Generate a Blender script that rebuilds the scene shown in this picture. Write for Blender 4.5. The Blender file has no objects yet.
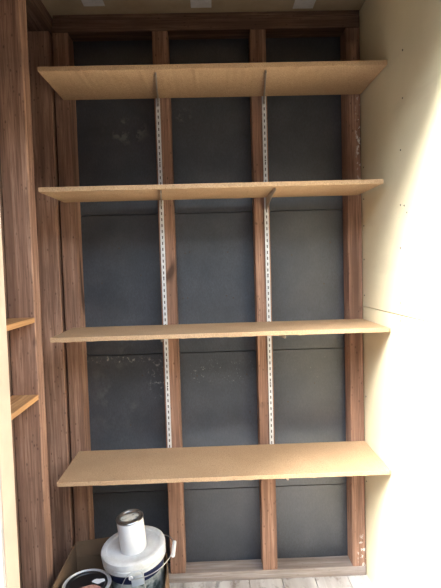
import bpy, bmesh, math, random
from mathutils import Vector, Matrix, Euler
random.seed(7)
SC = bpy.context.scene
COL = SC.collection
H = 1.355                      # camera height: floor is z = 0
PI = math.pi

# ------------------------------------------------------------------ helpers
def link(o, parent=None):
    COL.objects.link(o)
    if parent: o.parent = parent
    return o

def obj(name, bm, mat, parent=None, loc=None, smooth=False, bevel=0, seg=2):
    me = bpy.data.meshes.new(name)
    bmesh.ops.recalc_face_normals(bm, faces=bm.faces)
    bm.to_mesh(me); bm.free()
    mats = mat if isinstance(mat, (list, tuple)) else [mat]
    for m in mats: me.materials.append(m)
    if smooth:
        for p in me.polygons: p.use_smooth = True
    o = bpy.data.objects.new(name, me)
    if loc is not None: o.location = loc
    link(o, parent)
    if smooth:
        e = o.modifiers.new('split', 'EDGE_SPLIT'); e.split_angle = math.radians(40)
    if bevel:
        b = o.modifiers.new('bevel', 'BEVEL'); b.width = bevel; b.segments = seg
        b.limit_method = 'ANGLE'
    return o

def empty(name, loc=(0, 0, 0), rot=(0, 0, 0)):
    o = bpy.data.objects.new(name, None)
    o.empty_display_size = .05
    o.location = loc; o.rotation_euler = rot
    return link(o)

def tag(o, label, cat, group=None, kind=None):
    o['label'] = label; o['category'] = cat
    if group: o['group'] = group
    if kind: o['kind'] = kind
    return o

def struct(o):
    o['kind'] = 'structure'; return o

def box(bm, x0, x1, y0, y1, z0, z1, mi=0):
    vs = [bm.verts.new(c) for c in ((x0,y0,z0),(x1,y0,z0),(x1,y1,z0),(x0,y1,z0),
                                    (x0,y0,z1),(x1,y0,z1),(x1,y1,z1),(x0,y1,z1))]
    for f in ((0,1,2,3),(4,5,6,7),(0,1,5,4),(1,2,6,5),(2,3,7,6),(3,0,4,7)):
        bm.faces.new([vs[i] for i in f]).material_index = mi
    return vs

def B(*a):
    bm = bmesh.new(); box(bm, *a); return bm

def lathe(prof, n=64, bm=None):
    """prof = list of (radius, z); closed where the radius is 0"""
    bm = bm or bmesh.new(); rings = []
    for r, z in prof:
        if r < 1e-6: rings.append([bm.verts.new((0, 0, z))])
        else: rings.append([bm.verts.new((r*math.cos(2*PI*i/n), r*math.sin(2*PI*i/n), z)) for i in range(n)])
    for a, b in zip(rings, rings[1:]):
        for i in range(n):
            j = (i+1) % n
            if len(a) == 1 and len(b) == 1: continue
            if len(a) == 1: bm.faces.new((a[0], b[i], b[j]))
            elif len(b) == 1: bm.faces.new((a[i], a[j], b[0]))
            else: bm.faces.new((a[i], a[j], b[j], b[i]))
    return bm

def tube(pts, r, n=10, bm=None):
    bm = bm or bmesh.new(); rings = []
    pts = [Vector(p) for p in pts]; up = None
    for i, p in enumerate(pts):
        d = (pts[min(i+1, len(pts)-1)] - pts[max(i-1, 0)]).normalized()
        if up is None: up = d.orthogonal().normalized()
        up = (up - d*up.dot(d)).normalized(); s = d.cross(up)
        rings.append([bm.verts.new(p + up*r*math.cos(2*PI*k/n) + s*r*math.sin(2*PI*k/n)) for k in range(n)])
    for a, b in zip(rings, rings[1:]):
        for k in range(n): bm.faces.new((a[k], a[(k+1) % n], b[(k+1) % n], b[k]))
    bm.faces.new(rings[0]); bm.faces.new(rings[-1])
    return bm

def prism(poly, thick, bm=None):
    """poly = 3-D points of a flat panel, thick = vector"""
    bm = bm or bmesh.new(); t = Vector(thick)
    a = [bm.verts.new(p) for p in poly]; b = [bm.verts.new(Vector(p)+t) for p in poly]
    bm.faces.new(a); bm.faces.new(b[::-1]); n = len(a)
    for i in range(n): bm.faces.new((a[i], a[(i+1) % n], b[(i+1) % n], b[i]))
    return bm

# ---------------------------------------------------------------- materials
class N:
    def __init__(s, name, rough=.6, metal=0, spec=.5):
        s.m = bpy.data.materials.new(name); s.m.use_nodes = True
        s.t = s.m.node_tree; s.b = s.t.nodes['Principled BSDF']
        s.b.inputs['Roughness'].default_value = rough
        s.b.inputs['Metallic'].default_value = metal
        s.b.inputs['Specular IOR Level'].default_value = spec
        s._c = None
    def new(s, k, **kw):
        n = s.t.nodes.new(k)
        for a, v in kw.items(): setattr(n, a, v)
        return n
    def l(s, a, b): s.t.links.new(a, b)
    def coord(s, scale=(1, 1, 1), rnd=True):
        if s._c is None:
            tc = s.new('ShaderNodeTexCoord'); s._c = tc.outputs['Object']
            if rnd:
                oi = s.new('ShaderNodeObjectInfo')
                m = s.new('ShaderNodeMath', operation='MULTIPLY'); m.inputs[1].default_value = 37.
                s.l(oi.outputs['Random'], m.inputs[0])
                a = s.new('ShaderNodeVectorMath', operation='ADD')
                s.l(s._c, a.inputs[0]); s.l(m.outputs[0], a.inputs[1]); s._c = a.outputs[0]
        mp = s.new('ShaderNodeMapping'); mp.inputs['Scale'].default_value = scale
        s.l(s._c, mp.inputs['Vector']); return mp.outputs[0]
    def noise(s, sc, vec, detail=4, rough=.55, dist=0):
        n = s.new('ShaderNodeTexNoise'); n.inputs['Scale'].default_value = sc
        n.inputs['Detail'].default_value = detail; n.inputs['Roughness'].default_value = rough
        n.inputs['Distortion'].default_value = dist
        s.l(vec, n.inputs['Vector']); return n.outputs['Fac']
    def ramp(s, fac, stops):
        r = s.new('ShaderNodeValToRGB'); e = r.color_ramp.elements
        while len(e) < len(stops): e.new(.5)
        for k, (p, c) in zip(e, stops):
            k.position = p; k.color = (c, c, c, 1) if isinstance(c, (int, float)) else (*c, 1)
        s.l(fac, r.inputs[0]); return r.outputs[0]
    def mix(s, fac, a, b, mode='MIX'):
        n = s.new('ShaderNodeMix', data_type='RGBA', blend_type=mode)
        for k, v in ((0, fac), (6, a), (7, b)):
            if isinstance(v, (int, float)): n.inputs[k].default_value = v if k == 0 else (v, v, v, 1)
            elif isinstance(v, tuple): n.inputs[k].default_value = (*v, 1)
            else: s.l(v, n.inputs[k])
        return n.outputs[2]
    def math(s, op, a, b):
        n = s.new('ShaderNodeMath', operation=op)
        for k, v in ((0, a), (1, b)):
            if isinstance(v, (int, float)): n.inputs[k].default_value = v
            else: s.l(v, n.inputs[k])
        return n.outputs[0]
    def near(s, c, r, soft):
        """1 inside an ellipsoid stain around c (object coordinates), 0 outside"""
        tc = s.new('ShaderNodeTexCoord')
        mp = s.new('ShaderNodeVectorMath', operation='SUBTRACT'); mp.inputs[1].default_value = c
        s.l(tc.outputs['Object'], mp.inputs[0])
        d = s.new('ShaderNodeVectorMath', operation='DIVIDE'); d.inputs[1].default_value = r
        s.l(mp.outputs[0], d.inputs[0])
        ln = s.new('ShaderNodeVectorMath', operation='LENGTH'); s.l(d.outputs[0], ln.inputs[0])
        return s.ramp(ln.outputs['Value'], [(max(0, 1-soft), 1.), (1, 0.)])
    def color(s, c):
        if isinstance(c, tuple): s.b.inputs['Base Color'].default_value = (*c, 1)
        else: s.l(c, s.b.inputs['Base Color'])
    def bump(s, h, strength=.3, dist=.002):
        n = s.new('ShaderNodeBump'); n.inputs['Strength'].default_value = strength
        n.inputs['Distance'].default_value = dist
        s.l(h, n.inputs['Height']); s.l(n.outputs[0], s.b.inputs['Normal'])

def wood(name, axis='z', dark=(.18,.10,.068), mid=(.37,.21,.145), light=(.53,.325,.23), ticks=.75, rough=.75):
    n = N(name, rough, spec=.25)
    st = {'x': (.035, 1, 1), 'y': (1, .035, 1), 'z': (1, 1, .035)}[axis]
    tk = {'x': (.5, 1, 1), 'y': (1, .5, 1), 'z': (1, 1, .5)}[axis]
    v = n.coord(st)
    broad = n.noise(30, v, 4, .6, .5)
    fine = n.noise(170, v, 5, .65, .15)
    blot = n.noise(5, n.coord(), 4, .6)
    c = n.ramp(broad, [(.33, dark), (.48, mid), (.62, light)])
    c = n.mix(n.ramp(fine, [(.38, .75), (.56, 0.)]), c, dark)
    c = n.mix(n.ramp(blot, [(.3, .55), (.6, 0.)]), c, tuple(x*.62 for x in mid))
    # short dark nicks and knots
    vo = n.new('ShaderNodeTexVoronoi'); vo.inputs['Scale'].default_value = 60
    n.l(n.coord(tk), vo.inputs['Vector'])
    c = n.mix(n.math('MULTIPLY', n.math('MULTIPLY', n.ramp(vo.outputs['Distance'], [(.10, 1.), (.2, 0.)]), ticks*.8), n.ramp(n.noise(11, n.coord((1, 1, 1)), 2, .5), [(.36, 0.), (.52, 1.)])), c, (.06,.033,.024))
    kn = n.noise(7, n.coord(tk), 2, .4, 1.)
    c = n.mix(n.ramp(kn, [(.68, 0.), (.76, .8)]), c, (.05, .028, .02))
    n.color(c); n.bump(fine, .25, .001)
    return n

M = {}
fir = wood('fir_upright', 'z'); M['fir_z'] = fir.m
M['fir_x'] = wood('fir_along_wall', 'x').m
M['fir_y'] = wood('fir_into_room', 'y').m
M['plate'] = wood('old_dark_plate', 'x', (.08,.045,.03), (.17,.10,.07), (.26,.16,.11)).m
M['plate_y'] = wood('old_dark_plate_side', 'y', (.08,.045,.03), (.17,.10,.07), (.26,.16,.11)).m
M['sheath'] = wood('side_sheathing', 'z', (.07,.04,.03), (.13,.08,.055), (.2,.12,.085)).m
M['sill'] = wood('dusty_sill', 'x', (.26,.20,.175), (.38,.325,.295), (.50,.45,.42), ticks=.3).m
M['side_shelf'] = wood('fresh_pine', 'y', (.40,.20,.085), (.62,.34,.15), (.72,.43,.21), ticks=.1).m

# spattered stud beside the cream wall
sp = wood('spattered_fir', 'z')
src = sp.b.inputs['Base Color'].links[0].from_socket
spl = sp.math('MULTIPLY', sp.ramp(sp.noise(55, sp.coord((1, 1, .8)), 3, .6), [(.53, 0.), (.6, 1.)]),
              sp.math('MAXIMUM', sp.near((.022, -.041, .06), (.035, .05, .10), .6), sp.near((.02, -.041, 1.86), (.018, .05, .25), .7)))
sp.color(sp.mix(spl, src, (.8, .78, .74))); M['fir_spat'] = sp.m

# particle board
def chip(name, a, b, c_, spk):
    n = N(name, .7, spec=.3)
    v = n.coord()
    c = n.ramp(n.noise(260, v, 3, .7), [(.32, a), (.5, b), (.68, c_)])
    c = n.mix(n.ramp(n.noise(6, v, 3, .6), [(.35, .35), (.65, 0.)]), c, a)
    c = n.mix(n.ramp(n.noise(110, v, 2, .5), [(.66, 0.), (.75, .6)]), c, spk)
    n.color(c); n.bump(n.noise(260, v, 3, .7), .25, .0006); return n.m
M['chip'] = chip('particle_board', (.41,.26,.145), (.54,.36,.21), (.65,.46,.29), (.25,.14,.08))

# grey siding seen from the inside
n = N('grey_siding', .36, spec=.65)
v = n.coord(rnd=False)
c = n.ramp(n.noise(9, v, 5, .6), [(.3, (.047,.055,.070)), (.7, (.073,.083,.104))])
c = n.mix(n.ramp(n.noise(300, n.coord((1, 1, .4)), 2, .6), [(.4, .35), (.6, 0.)]), c, (.026,.028,.030))
def stain(cen, rad, soft, sc, lo, hi, col, amt):
    global c
    mk = n.math('MULTIPLY', n.near(cen, rad, soft), n.ramp(n.noise(sc, v, 5, .65), [(lo, 0.), (hi, amt)]))
    c = n.mix(mk, c, col)
stain((-.37,.08,H+.60), (.11,.06,.065), .5, 22, .52, .60, (.20,.21,.21), .7)
stain((-.125,.08,H+.66), (.045,.06,.035), .7, 26, .5, .58, (.20,.21,.21), .7)
stain((-.45,.08,H-.50), (.15,.06,.32), .6, 14, .54, .70, (.15,.16,.165), .5)
stain((-.27,.08,H-.46), (.06,.06,.12), .6, 60, .56, .64, (.36,.37,.37), .8)
stain((-.43,.08,H-.385), (.18,.06,.022), .5, 60, .56, .64, (.42,.41,.38), .8)
stain((.0,.08,H-.45), (.2,.06,.07), .6, 90, .62, .68, (.36,.37,.37), .8)
stain((.40,.08,H-.46), (.2,.06,.2), .6, 70, .66, .72, (.3,.31,.31), .6)
stain((.40,.08,H-1.2), (.2,.06,.15), .6, 70, .67, .72, (.3,.31,.31), .6)
n.color(c); n.bump(n.noise(90, v, 4, .6), .2, .001); M['siding'] = n.m

# cream wall
n = N('cream_wallboard', .7, spec=.3)
v = n.coord(rnd=False)
c = n.ramp(n.noise(3.2, v, 5, .6), [(.3, (.72,.63,.42)), (.7, (.79,.70,.49))])
c = n.mix(n.ramp(n.noise(1, n.coord((30, 3, 14)), 4, .6), [(.56, 0.), (.7, .25)]), c, (.62,.52,.35))
mk = n.math('MULTIPLY', n.near((.617,-.44,H+.17), (.05,.10,.05), .5), n.ramp(n.noise(75, v, 2, .5), [(.70, 0.), (.73, .8)]))
c = n.mix(mk, c, (.2,.17,.13))
n.color(c); n.bump(n.noise(120, v, 3, .6), .08, .001); M['cream'] = n.m

n = N('tan_ceiling_board', .85, spec=.2)
n.color(n.ramp(n.noise(7, n.coord(rnd=False), 5, .6), [(.3, (.40,.31,.20)), (.7, (.50,.40,.27))])); M['ceil'] = n.m
n = N('white_paper', .8); n.color(n.ramp(n.noise(30, n.coord()), [(.3, (.66,.64,.6)), (.7, (.8,.78,.75))])); M['paper'] = n.m

n = N('weathered_floor_boards', .8, spec=.2)
c = n.ramp(n.noise(9, n.coord((1, .06, 1)), 5, .6, .5), [(.3, (.36,.32,.30)), (.5, (.60,.57,.55)), (.7, (.74,.72,.70))])
c = n.mix(n.ramp(n.noise(26, n.coord((1, .6, 1)), 4, .7), [(.54, 0.), (.7, .6)]), c, (.17,.115,.09))
n.color(c); M['floor'] = n.m

def plain(name, col, rough=.5, metal=0, var=.12, sc=25, spec=.5):
    n = N(name, rough, metal, spec)
    n.color(n.ramp(n.noise(sc, n.coord(), 4, .6), [(.3, tuple(x*(1-var) for x in col)), (.7, tuple(min(1, x*(1+var)) for x in col))]))
    return n.m
M['galv'] = plain('zinc_white_steel', (.78,.79,.80), .38, .25, .08, 80)
M['slot'] = plain('slot_shade_screw_steel', (.10,.10,.11), .6, .3)
M['bracket'] = plain('painted_bracket_steel', (.42,.36,.30), .5, .1, .15)
M['trim'] = plain('cream_painted_jamb', (.57,.42,.30), .6, 0, .06, 12)
M['trimg'] = plain('grey_weatherstrip', (.42,.39,.35), .7, 0, .1)
M['nail'] = plain('rusty_nail', (.10,.075,.055), .6, .4, .3)
M['ext'] = plain('dark_front_boards', (.14,.10,.075), .9, 0, .1, 8)
M['dark_ext'] = plain('sky_blocker_boards', (.07,.07,.07), .9, 0, .1, 3)
M['conc'] = plain('outside_concrete', (.05,.047,.044), .9, 0, .12, 3)
n = N('brown_cardboard', .85, spec=.15)
c = n.ramp(n.noise(8, n.coord(), 4, .6), [(.3, (.16,.10,.06)), (.7, (.22,.145,.09))])
c = n.mix(n.ramp(n.noise(1, n.coord((170, 170, 2)), 1, .4), [(.45, .2), (.6, 0.)]), c, (.22,.135,.08))
n.color(c); M['card'] = n.m
n = N('white_bucket_plastic', .35)
c = n.ramp(n.noise(14, n.coord(), 5, .6), [(.3, (.72,.72,.70)), (.65, (.82,.82,.81))])
n.color(c); M['wplastic'] = n.m
n = N('dusty_lid_plastic', .45)
c = n.ramp(n.noise(11, n.coord(), 5, .65), [(.35, (.60,.59,.555)), (.62, (.80,.80,.79))])
n.color(c); M['lid'] = n.m
M['wcan'] = plain('white_enamel', (.86,.86,.87), .3, 0, .03)
M['rimtin'] = plain('pale_tin', (.74,.74,.74), .45, .5, .1, 60)
M['tin'] = plain('bright_tin', (.42,.42,.43), .28, 1., .15, 60)
M['tin_dark'] = plain('smudged_tin', (.30,.28,.26), .35, .8, .4, 40)
n = N('scribbled_paper_label', .8)
v = n.coord()
c = n.ramp(n.noise(60, v, 3), [(.3, (.55,.53,.45)), (.7, (.68,.66,.58))])
c = n.mix(n.ramp(n.noise(70, n.coord((.55, 1.6, 1)), 2, .5, 1.2), [(.55, 0.), (.62, .9)]), c, (.10,.09,.08))
n.color(c); M['canlabel'] = n.m
M['navy'] = plain('navy_print', (.018,.024,.075), .4, 0, .15)
M['pale'] = plain('pale_label_patch', (.62,.66,.72), .4, 0, .08)
n = N('lower_label_print', .4)
c = n.ramp(n.noise(30, n.coord(), 3), [(.40, (.10,.13,.12)), (.55, (.50,.52,.48)), (.65, (.66,.66,.62))])
n.color(c); M['print'] = n.m
M['black'] = plain('black_paint', (.012,.012,.014), .28, 0, .3)
M['blackmat'] = plain('black_can_side', (.03,.03,.033), .5, 0, .2)
n = N('dried_pink_paint', .45)
n.color(n.ramp(n.noise(60, n.coord(), 4, .7), [(.35, (.18,.085,.07)), (.5, (.48,.24,.20)), (.7, (.60,.36,.31))])); M['pink'] = n.m
M['whiteglint'] = plain('white_lid_highlight', (.82,.83,.85), .3, 0, .04)
M['wire'] = plain('steel_wire', (.55,.55,.55), .35, .8, .1)

# ------------------------------------------------------------ the setting
XL, XR = -.735, .617           # inner faces of the side walls
YB, YF = .085, -.90            # siding face, front of the closet
ZC = H + 1.0437                # ceiling
ZT = H + .9725                 # underside of the top plates
ZS = .041                      # top of the sole plate

bm = bmesh.new()
x = XL - .02; k = 0
while x < XR + .03:
    w = .143; box(bm, x, min(x+w-.003, XR+.03), YF, YB, -.022, 0); x += w
box(bm, XL-.02, XR+.03, YF, YB+.02, -.05, -.024)
struct(obj('floor', bm, M['floor'], bevel=.001))

bm = bmesh.new()               # horizontal grey panels with open joints
edges = [-.05, H-.983, H-.3665, H+.2416, H+.853, ZC+.02]
for a, b in zip(edges, edges[1:]):
    box(bm, XL-.02, XR+.03, YB, YB+.018, a+.002, b-.002)
box(bm, XL-.02, XR+.03, YB+.019, YB+.03, -.05, ZC+.02)
wall_back = struct(obj('wall_back', bm, M['siding']))
bm = bmesh.new()
box(bm, XR, XR+.013, YF, YB, 0.0, H-.1785); box(bm, XR, XR+.013, YF, YB, H-.1752, ZC)
box(bm, XR+.014, XR+.03, YF, YB, 0, ZC)
wall_right = struct(obj('wall_right', bm, M['cream'], bevel=.001))
struct(obj('wall_left', B(XL-.02, XL, YF+.065, YB, 0, ZC), M['sheath']))
struct(obj('ceiling', B(XL-.02, XR+.03, YF, YB, ZC, ZC+.016), M['ceil']))

OX0, OX1, OZ = -.53, .608, 2.05         # the doorway
bm = bmesh.new()
box(bm, -2.2, OX0-.02, YF, YF+.065, -.05, 2.75); box(bm, OX1+.02, 2.2, YF, YF+.065, -.05, 2.75)
box(bm, OX0-.02, OX1+.02, YF, YF+.065, OZ+.02, 2.75)
struct(obj('wall_front', bm, M['ext']))
bm = bmesh.new()
box(bm, OX0-.02, OX0, YF-.004, YF+.068, 0, OZ+.02); box(bm, OX1, OX1+.02, YF-.004, YF+.068, 0, OZ+.02)
box(bm, OX0, OX1, YF-.004, YF+.068, OZ, OZ+.02)
struct(obj('trim_1', bm, M['trim'], bevel=.002))
bm = bmesh.new()
box(bm, OX0-.0125, OX0-.002, YF-.016, YF-.004, 0, OZ+.03)
struct(obj('trim_2', bm, M['trimg'], bevel=.002))
bm = bmesh.new()
box(bm, OX0-.09, OX0-.0125, YF-.018, YF-.004, 0, OZ+.09); box(bm, OX1+.01, OX1+.09, YF-.018, YF-.004, 0, OZ+.09)
box(bm, OX0-.0125, OX1+.01, YF-.018, YF-.004, OZ+.03, OZ+.09)
struct(obj('trim_3', bm, M['trim'], bevel=.002))
struct(obj('ground', B(-14, 14, -22, YF, -.12, -.05), M['conc']))

bm = bmesh.new()                # unseen building added across the yard to block the low sky
box(bm, -14, 14, -6.2, -5.2, -.05, 3.5)
for wx in (-9, -5, 1, 6): box(bm, wx, wx+1.5, -5.2, -5.17, 1.0, 2.3)
box(bm, -1.6, -.6, -5.2, -5.17, 0, 2.1)
struct(obj('wall_sky_blocker', bm, M['dark_ext']))
# nail heads in the cream wall and in the grey siding
def disc(r, n=10, t=.0012):
    return lathe([(0, -t), (r, -t), (r, t*.4), (r*.8, t), (0, t)], n)
nh = obj('nail_head', disc(.0032), M['nail'], wall_right); me_nail = nh.data
spots_r = [(-.425,.692),(-.422,.540),(-.4024,.3771),(-.3987,.1957),(-.3957,.0518),(-.3919,-.1351),(-.3907,-.197),
           (-.3807,-.6866),(-.3778,-.8315),(-.3745,-.9931),(-.018,.40),(-.018,.27),(-.015,.16),(-.014,.02),(-.013,-.13),
           (-.016,-.56),(-.45,.165),(-.43,.19),(-.40,-.52),(-.012,-.93)]
for i, (y, z) in enumerate(spots_r):
    o = nh if i == 0 else link(nh.copy(), wall_right)
    o.location = (XR-.0003, y, H+z); o.rotation_euler = (0, -PI/2, 0)
spots_b = [(-.135,.07),(-.115,.075),(.05,.07),(-.15,-.125),(-.13,-.125),(.04,-.12),(.07,-.13),(-.10,-.47),(.12,-.47),
           (.13,-.64),(-.50,-.05),(-.33,-.02),(-.42,.10),(.33,.05),(.47,-.08),(.50,.1),(.30,-.6),(-.34,-.46),(-.40,-.68),(.42,-.52)]
nb = None
for i, (x, z) in enumerate(spots_b):
    if nb is None:
        nb = link(bpy.data.objects.new('nail_head', me_nail), wall_back); o = nb
    else: o = link(nb.copy(), wall_back)
    o.location = (x, YB-.0003, H+z); o.rotation_euler = (PI/2, 0, 0)

# ------------------------------------------------- framing: plates and studs
G = 'timbers framing the closet'
tag(obj('sole_plate', B(-.641, .614, 0, .083, 0, ZS), M['sill'], bevel=.003),
    'pale dusty timber sole plate lying on the floor under the studs', 'timber', G)
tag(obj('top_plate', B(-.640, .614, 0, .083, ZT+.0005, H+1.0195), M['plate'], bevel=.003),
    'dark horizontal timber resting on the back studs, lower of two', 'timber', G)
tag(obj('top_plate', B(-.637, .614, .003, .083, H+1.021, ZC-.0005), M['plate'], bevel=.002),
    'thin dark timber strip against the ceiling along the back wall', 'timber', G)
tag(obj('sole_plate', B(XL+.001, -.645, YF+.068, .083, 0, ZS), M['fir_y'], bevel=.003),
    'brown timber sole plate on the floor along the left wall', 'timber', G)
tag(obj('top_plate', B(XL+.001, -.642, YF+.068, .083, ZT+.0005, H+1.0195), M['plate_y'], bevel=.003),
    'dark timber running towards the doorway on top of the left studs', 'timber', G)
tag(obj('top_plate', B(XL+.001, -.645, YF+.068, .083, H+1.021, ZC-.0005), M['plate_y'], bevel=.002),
    'thin dark timber strip against the ceiling above the left wall', 'timber', G)

GS = 'upright studs of the closet'
def stud(x0, x1, y0, y1, mat, label):
    xm, ym = (x0+x1)/2, (y0+y1)/2
    o = obj('wall_stud', B(x0-xm, x1-xm, y0-ym, y1-ym, 0, ZT-ZS-.001), mat, None, (xm, ym, ZS+.0005), bevel=.003)
    return tag(o, label, 'stud', GS)
stud(-.641, -.578, 0, .083, M['fir_z'], 'brown wood stud at the left end of the grey back wall')
stud(-.238, -.174, 0, .083, M['fir_z'], 'brown wood stud carrying the left slotted metal strip')
stud(.1625, .2265, 0, .083, M['fir_z'], 'reddish brown wood stud carrying the right slotted metal strip')
stud(.5555, .6135, 0, .083, M['fir_spat'], 'reddish stud spattered with white paint, against the cream right wall')
stud(XL+.001, -.650, -.016, .045, M['fir_z'], 'dark wide wood stud of the left wall in the back corner')
stud(XL+.001, -.643, -.335, -.270, M['fir_z'], 'nearest wide wood stud of the left wall with a pale lit edge')

# paper patches on the ceiling
GP = 'white patches on the ceiling'
for xc, y1, lab in ((-.4525, -.058, 'white paper patch on the ceiling nearest the left wall'),
                    (-.034, -.034, 'white paper patch on the ceiling, middle of three'),
                    (.377, -.016, 'white paper patch on the ceiling nearest the cream right wall')):
    tag(obj('ceiling_patch', B(-.041, .041, -.075, 0, -.0012, 0), M['paper'], None, (xc, y1, ZC-.0002)), lab, 'paper patch', GP)

# ------------------------------------------------------ standards, brackets
def standard_mesh():
    bm = bmesh.new(); w, d, L = .0165, .008, 1.52
    z = .012; hw = w/2; sw = .0022; holes = []
    while z + .013 < L: holes.append((z, z+.0125)); z += .0245
    y = -d
    box(bm, -hw, -sw, y, y+.0012, 0, L); box(bm, sw, hw, y, y+.0012, 0, L)
    prev = 0
    for a, b in holes + [(L, L)]:
        box(bm, -sw, sw, y, y+.0012, prev, a); prev = b
    box(bm, -hw, -hw+.0012, y+.0012, 0, 0, L); box(bm, hw-.0012, hw, y+.0012, 0, 0, L)
    return bm
def slot_shade_back():
    return B(-.0068, .0068, -.0014, -.0002, .001, 1.519)  # dark strip behind the slots, their shade put into its colour
ZST = H - .79
GSt = 'slotted shelf standards'
s1 = empty('shelf_standard', (-.2225, -.0005, ZST))
tag(s1, 'white slotted steel standard screwed to the left middle stud', 'shelf standard', GSt)
obj('slotted_channel', standard_mesh(), M['galv'], s1); obj('slot_shade_back', slot_shade_back(), M['slot'], s1)
sc = obj('screw', disc(.0032, 12, .001), M['slot'], s1, (0, -.0085, .30)); sc.rotation_euler = (PI/2, 0, 0)
for z in (.76, 1.23):
    c_ = link(sc.copy(), s1); c_.location = (0, -.0085, z)
s2 = link(s1.copy()); s2.location = (.2125, -.0005, ZST)
tag(s2, 'white slotted steel standard screwed to the right middle stud', 'shelf standard', GSt)
for ch in list(s1.children): link(ch.copy(), s2)

def bracket_arm(L, deep, tip):
    """tapered steel arm, top edge at z = 0, pointing to -y"""
    prof = [(0, 0), (-L, 0), (-L-.004, -.004), (-L-.002, -tip), (-L*.75, -tip-.003), (-L*.35, -deep*.6), (-.012, -deep), (0, -deep)]
    bm = bmesh.new()
    for s in (-1, 1):
        x0 = -.0028 if s < 0 else .0012
        prism([(x0, y, z) for y, z in prof], (.0016, 0, 0), bm)
    box(bm, -.0028, .0028, -L, -.004, -.0016, 0)
    return bm
GB = 'steel shelf brackets'
def bracket(shelf_bottom, x, tipx, L, deep, tilt, label, tip=.010):
    yaw = math.atan2(tipx - x, L)
    r = empty('shelf_bracket', (x, -.0095, shelf_bottom - .0006), (tilt, 0, yaw))
    tag(r, label, 'shelf bracket', GB)
    obj('arm', bracket_arm(L, deep, tip), M['bracket'], r)
    bm = bmesh.new()
    for z in (-.006, -.0305):
        if z > -deep: box(bm, -.0012, .0012, -.002, .0065, z-.008, z)
    obj('hook', bm, M['bracket'], r)
    return r

# ------------------------------------------------------------------ shelves
GSh = 'particle board shelves'
W, D, T = 1.2155, .294, .017
shelves = [(.6989, .0045, .0151, 'highest brown particle board shelf, under the dark top plates'),
           (.2877, -.0129, .0156, 'particle board shelf second from the top, short of the cream wall'),
           (-.2457, .0031, .0052, 'particle board shelf at eye level, third from the top'),
           (-.7701, .0029, .0098, 'lowest particle board shelf, above the white bucket')]
rb = random.Random(3)
def shelf_mesh():
    bm = bmesh.new(); n = 90                        # slightly ragged lower front edge
    vs = []
    for i in range(n+1):
        x = -W/2 + W*i/n
        chipd = .0022*rb.random()**4
        vs.append([bm.verts.new(p) for p in ((x, -D, T), (x, -D+chipd*.3, 0.0012-chipd), (x, 0, 0), (x, 0, T))])
    for a, b in zip(vs, vs[1:]):
        for k in range(4): bm.faces.new((a[k], a[(k+1) % 4], b[(k+1) % 4], b[k]))
    bm.faces.new(vs[0]); bm.faces.new(vs[-1])
    return bm
SH = []
for z, cx, tilt, lab in shelves:
    o = obj('wall_shelf', shelf_mesh(), M['chip'], None, (cx, -.0105, H+z), bevel=.0008, seg=1)
    o.rotation_euler = (tilt, 0, 0)
    tag(o, lab, 'shelf', GSh); SH.append(o)
bl = [('steel bracket under the highest shelf, on the left slotted strip', 'steel bracket under the highest shelf, on the right slotted strip'),
      ('steel bracket under the second shelf from the top, on the left slotted strip', 'steel bracket under the second shelf from the top, on the right slotted strip'),
      ('steel bracket under the eye level shelf, on the left slotted strip', 'steel bracket under the eye level shelf, on the right slotted strip'),
      ('steel bracket under the lowest shelf, on the left slotted strip', 'steel bracket under the lowest shelf, on the right slotted strip')]
arms = [[(-.2205, -.200, .272, .030), (.2125, .188, .272, .030)],
        [(-.2215, -.196, .275, .026), (.2125, .213, .262, .050)],
        [(-.2225, -.2123, .272, .034), (.2125, .2360, .275, .034)],
        [(-.2225, -.228, .240, .030), (.2125, .2340, .280, .034)]]
for i in range(4):
    for k in range(2):
        x, tx, L, deep = arms[i][k]
        tp = .010 if i < 2 else .0125
        bracket(H + shelves[i][0], x, tx, L, deep, shelves[i][2], bl[i][k], tp)

# short side shelves between the left stud and the door jamb
GI = 'small shelves in the left wall'
for z, lab in ((-.152, 'small orange pine shelf between the left stud and jamb, upper one'),
               (-.4235, 'small orange pine shelf between the left stud and jamb, lower one with a splintered end')):
    bm = bmesh.new()
    box(bm, XL+.001, -.6435, YF+.0685, -.3355, -.018, 0)
    tag(obj('side_shelf', bm, M['side_shelf'], None, (0, 0, H+z), bevel=.001), lab, 'shelf', GI)

# ------------------------------------------------- cardboard box and its cans
t = .004
bx = empty('cardboard_box', (-.41, -.38, 0))
tag(bx, 'open brown cardboard box of paint cans on the floor at bottom left', 'box')
ox, oy = .41, .38
def P3(x, y, z): return (x+ox, y+oy, z)
xl, xr, yb, yf = -.606, -.222, -.118, -.62
hz = .250
bm = bmesh.new()
box(bm, xl+ox, -.229+ox, yf+oy, yb+oy, .001, .006)                                    # bottom
prism([P3(xl, yf, .006), P3(xl, yb, .006), P3(xl, yb, .262), P3(xl, -.42, .277), P3(xl, yf, .280)], (t, 0, 0), bm)
prism([P3(-.200, yf, .006), P3(-.228, yb, .006), P3(-.238, yb, .208), P3(-.218, -.30, hz-.004), P3(-.212, yf, .262)], (-t*.8, 0, 0), bm)
prism([P3(xl, yf, .006), P3(-.200, yf, .006), P3(-.212, yf, .262), P3(xl, yf, .262)], (0, t, 0), bm)
prism([P3(xl, yb, .006), P3(-.228, yb, .006), P3(-.238, yb, .205), P3(xl, yb, .212)], (0, -t, 0), bm)
obj('carton', bm, M['card'], bx)
obj('back_flap', prism([P3(xl+.002, yb-.0005, .2125), P3(-.26, yb-.0005, .2125), P3(-.27, yb+.010, .240), P3(-.32, yb+.014, .276), P3(-.455, yb+.014, .278), P3(xl+.003, yb+.012, .264)], (0, -.003, 0)), M['card'], bx)

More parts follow.
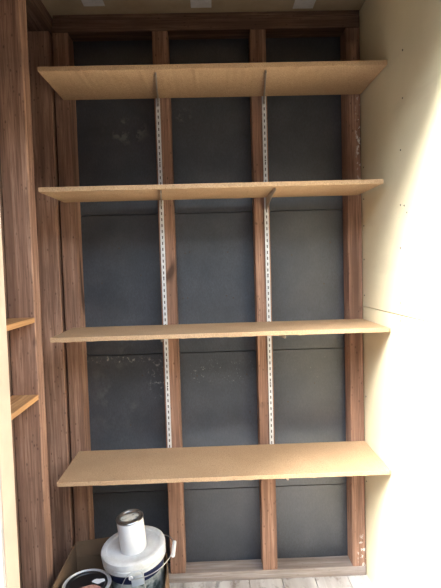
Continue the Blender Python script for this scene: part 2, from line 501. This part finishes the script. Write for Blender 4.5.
lean = (math.radians(4), -math.radians(5), 0)
RM = Euler(lean).to_matrix(); axis = RM @ Vector((0, 0, 1))
lid_c = Vector((-.351, -.239, .322))            # centre of the lid's top
HB = .300
base = lid_c - axis*HB
bk = empty('plastic_bucket', base, lean)
tag(bk, 'white plastic bucket with a lid and navy label, leaning in the cardboard box', 'bucket')
rt, rbm = .109, .090
def rr(z): return rbm + (rt-rbm)*z/.29
obj('body', lathe([(0, 0), (rr(0)-.004, 0), (rr(0), .004), (rr(.26), .26), (0, .26)], 72), M['wplastic'], bk, smooth=True)
obj('lid', lathe([(0, .293), (.096, .293), (.0985, .2945), (.100, .299), (.1035, .3005), (.114, .3005), (.1195, .297), (.1208, .291),
                  (.1198, .2765), (.1165, .275), (.1165, .272), (.1192, .2705), (.1185, .255), (.113, .253), (.112, .2605), (0, .2605)], 96), M['lid'], bk, smooth=True)
def band(z0, z1, a0, a1, off, n=48):
    bm = bmesh.new(); prev = None
    for i in range(n+1):
        a = a0 + (a1-a0)*i/n; ca, sa = math.cos(a), math.sin(a)
        q = [bm.verts.new((r*ca, r*sa, z)) for r, z in ((rr(z0)+.0002, z0), (rr(z0)+off, z0), (rr(z1)+off, z1), (rr(z1)+.0002, z1))]
        if prev:
            for k in range(4): bm.faces.new((prev[k], prev[(k+1) % 4], q[(k+1) % 4], q[k]))
        else: bm.faces.new(q)
        prev = q
    bm.faces.new(prev); return bm
lb = obj('label_band', band(.215, .2525, -PI*1.02, PI*.02, .0008), M['navy'], bk, smooth=True); lb['label'] = 'navy label band'
lb = obj('label_print', band(.10, .2145, -PI*1.02, PI*.02, .0008), M['print'], bk, smooth=True); lb['label'] = 'printed lower label'
lb = obj('label_patch', band(.205, .248, -PI*.50, -PI*.36, .0016, 12), M['pale'], bk, smooth=True); lb['label'] = 'pale blue square patch'
# bucket bail: from the front ear round the right-hand side to the back ear, grip in the middle
def toloc(p):
    return RM.inverted() @ (Vector(p) - base)
fe = Vector((-.343, lid_c.y-.119, .265)); be = Vector((-.343, lid_c.y+.119, .281))
pts = []
for i in range(33):
    a = -PI/2 + PI*i/32
    u = math.cos(a)
    pts.append(toloc((-.343 + .146*u**.75, lid_c.y + .124*math.sin(a), .273 + .008*math.sin(a) + .033*u**1.3)))
bl_ = obj('bail', tube(pts, .0018, 8), M['wire'], bk, smooth=True)
gpts = [toloc((-.197, lid_c.y-.010 + y, .303+y*.06)) for y in (-.042, -.040, -.03, -.015, 0, .015, .03, .040, .042)]
bm = bmesh.new(); tube(gpts[1:-1], .0075, 14, bm)
tube([gpts[0], gpts[1]], .0055, 14, bm); tube([gpts[-2], gpts[-1]], .0055, 14, bm)
gp = obj('grip', bm, M['wplastic'], bl_, smooth=True); gp['label'] = 'white plastic hand grip'
for p in (fe, be):
    e = obj('ear', lathe([(0, -.006), (.007, -.006), (.008, 0), (.007, .006), (0, .006)], 20), M['wplastic'], bk, toloc(p - Vector((0, (p.y-lid_c.y)*.05, 0))), smooth=True)
    e.rotation_euler = (PI/2, 0, 0)

# white can standing on the bucket lid
can0 = lid_c - axis*(.3-.2932) + RM @ Vector((.004, -.010, .0003))
wc = empty('paint_can', can0, lean)
tag(wc, 'small white can with a metal lid standing on the bucket', 'can')
R_, Hc = .0493, .1225
obj('body', lathe([(0, 0), (R_-.001, 0), (R_, .002), (R_, Hc-.004), (0, Hc-.004)], 64), M['wcan'], wc, smooth=True)
obj('rim', lathe([(R_-.006, Hc-.004), (R_+.001, Hc-.004), (R_+.0015, Hc), (R_, Hc+.002), (R_-.003, Hc+.0025), (R_-.006, Hc)], 64), M['tin'], wc, smooth=True)
obj('lid', lathe([(0, Hc-.0035), (R_-.0065, Hc-.0035), (R_-.0065, Hc+.0015), (R_-.010, Hc+.0015), (R_-.012, Hc-.001), (0, Hc-.001)], 64), M['tin_dark'], wc, smooth=True)
bm = bmesh.new()
prism([(.034*math.cos(2*PI*i/40)*1.0, .022*math.sin(2*PI*i/40), Hc-.0009) for i in range(40)], (0, 0, .0006), bm)
lb = obj('lid_label', bm, M['canlabel'], wc); lb.rotation_euler = (0, 0, .25); lb['label'] = 'stained paper label with dark scribbles'

# black paint cans in the box
GC = 'paint cans in the cardboard box'
def can(x, y, r, h, label, rimmat):
    c = empty('paint_can', (x, y, .0065)); tag(c, label, 'can', GC)
    obj('body', lathe([(0, 0), (r-.002, 0), (r, .002), (r, h-.006), (0, h-.006)], 72), M['blackmat'], c, smooth=True)
    obj('rim', lathe([(r-.011, h-.006), (r+.001, h-.006), (r+.002, h-.002), (r+.0005, h+.001), (r-.002, h+.001), (r-.0035, h-.002), (r-.011, h-.003)], 72), rimmat, c, smooth=True)
    obj('lid', lathe([(0, h-.0058), (r-.0115, h-.0058), (r-.0115, h), (r-.015, h+.001), (r-.019, h), (r-.022, h-.004), (0, h-.004)], 72), M['black'], c, smooth=True)
    return c
def blob(pts, z, th):
    return prism([(px, py, z) for px, py in pts], (0, 0, th))
c1 = can(-.500, -.352, .084, .243, 'black lidded paint can splashed with pink, with a painted white highlight, left in box', M['rimtin'])
b_ = random.Random(5)
pl = [((.037+.008*math.sin(3*a+1)+.004*b_.random())*math.cos(a)+.012, (.027+.006*math.sin(2*a))*math.sin(a)-.030) for a in [2*PI*i/36 for i in range(36)]]
o = obj('paint_or_glint_dab', blob(pl, .243-.0038, .0012), M['pink'], c1, bevel=.0005); o['label'] = 'dried pink paint dab'
pw = [((.021+.004*math.sin(2*a+.6))*math.cos(a)+.038, (.013+.003*math.sin(3*a))*math.sin(a)+.018) for a in [2*PI*i/28 for i in range(28)]]
o = obj('paint_or_glint_dab', blob(pw, .243-.0038, .0018), M['whiteglint'], c1, bevel=.0005); o['label'] = 'painted white highlight'  # highlight on the black lid, put in as a flat white shape
c2 = can(-.325, -.472, .084, .243, 'dark paint can with a raised wire handle, in front of bucket', M['rimtin'])
pts = []
for i in range(41):
    s = -1 + 2*i/40
    a = s*PI/2
    w = .040*math.sin(a) + .048*(abs(s)**6)*(1 if s > 0 else -1)
    z = .19 + .150*max(0, 1-abs(s)**3.2)
    pts.append((w + .026*(1-abs(s)), .03*(1-abs(s)**2), z))
hd = obj('bail', tube(pts, .0014, 8), M['wire'], c2, smooth=True)

# ----------------------------------------------------------------- daylight
w = bpy.data.worlds.new('sky'); SC.world = w; w.use_nodes = True
nt = w.node_tree; bg = nt.nodes['Background']
tc = nt.nodes.new('ShaderNodeTexCoord')
sx = nt.nodes.new('ShaderNodeSeparateXYZ'); nt.links.new(tc.outputs['Generated'], sx.inputs[0])
rp = nt.nodes.new('ShaderNodeValToRGB'); e = rp.color_ramp.elements      # bright haze low down, deeper blue overhead
e[0].position = 0; e[0].color = (1.0, 1.03, 1.06, 1)
e[1].position = 1; e[1].color = (.10, .15, .24, 1)
k = e.new(.50); k.color = (.80, .90, 1.0, 1)
k = e.new(.75); k.color = (.30, .38, .50, 1)
nt.links.new(sx.outputs['Z'], rp.inputs[0])
nt.links.new(rp.outputs[0], bg.inputs['Color']); bg.inputs['Strength'].default_value = 7.5

sd = bpy.data.lights.new('hazy_sun', 'SUN'); sd.energy = 46.0; sd.angle = math.radians(45); sd.color = (1, .99, .97)
so = bpy.data.objects.new('hazy_sun', sd); COL.objects.link(so)
so.rotation_euler = Vector((-3.2, -1, 2.95)).to_track_quat('Z', 'Y').to_euler()

# ------------------------------------------------------------------- camera
cd = bpy.data.cameras.new('camera'); cam = bpy.data.objects.new('camera', cd); COL.objects.link(cam)
Rr = [[0.9993, -0.0231, -0.0281], [-0.0293, -0.0528, -0.9982], [0.0216, 0.9983, -0.0534]]
r, d, f = (Vector(v).normalized() for v in Rr)
mat = Matrix(((r.x, -d.x, -f.x, -.0315), (r.y, -d.y, -f.y, -2.0057), (r.z, -d.z, -f.z, H), (0, 0, 0, 1)))
cam.matrix_world = mat
cd.sensor_fit = 'VERTICAL'; cd.sensor_height = 24; cd.lens = 24*478.34/588
cd.clip_start = .02
SC.camera = cam
vs = SC.view_settings
vs.view_transform = 'Standard'; vs.look = 'None'; vs.gamma = 1; vs.use_curve_mapping = False
vs.exposure = 0.2
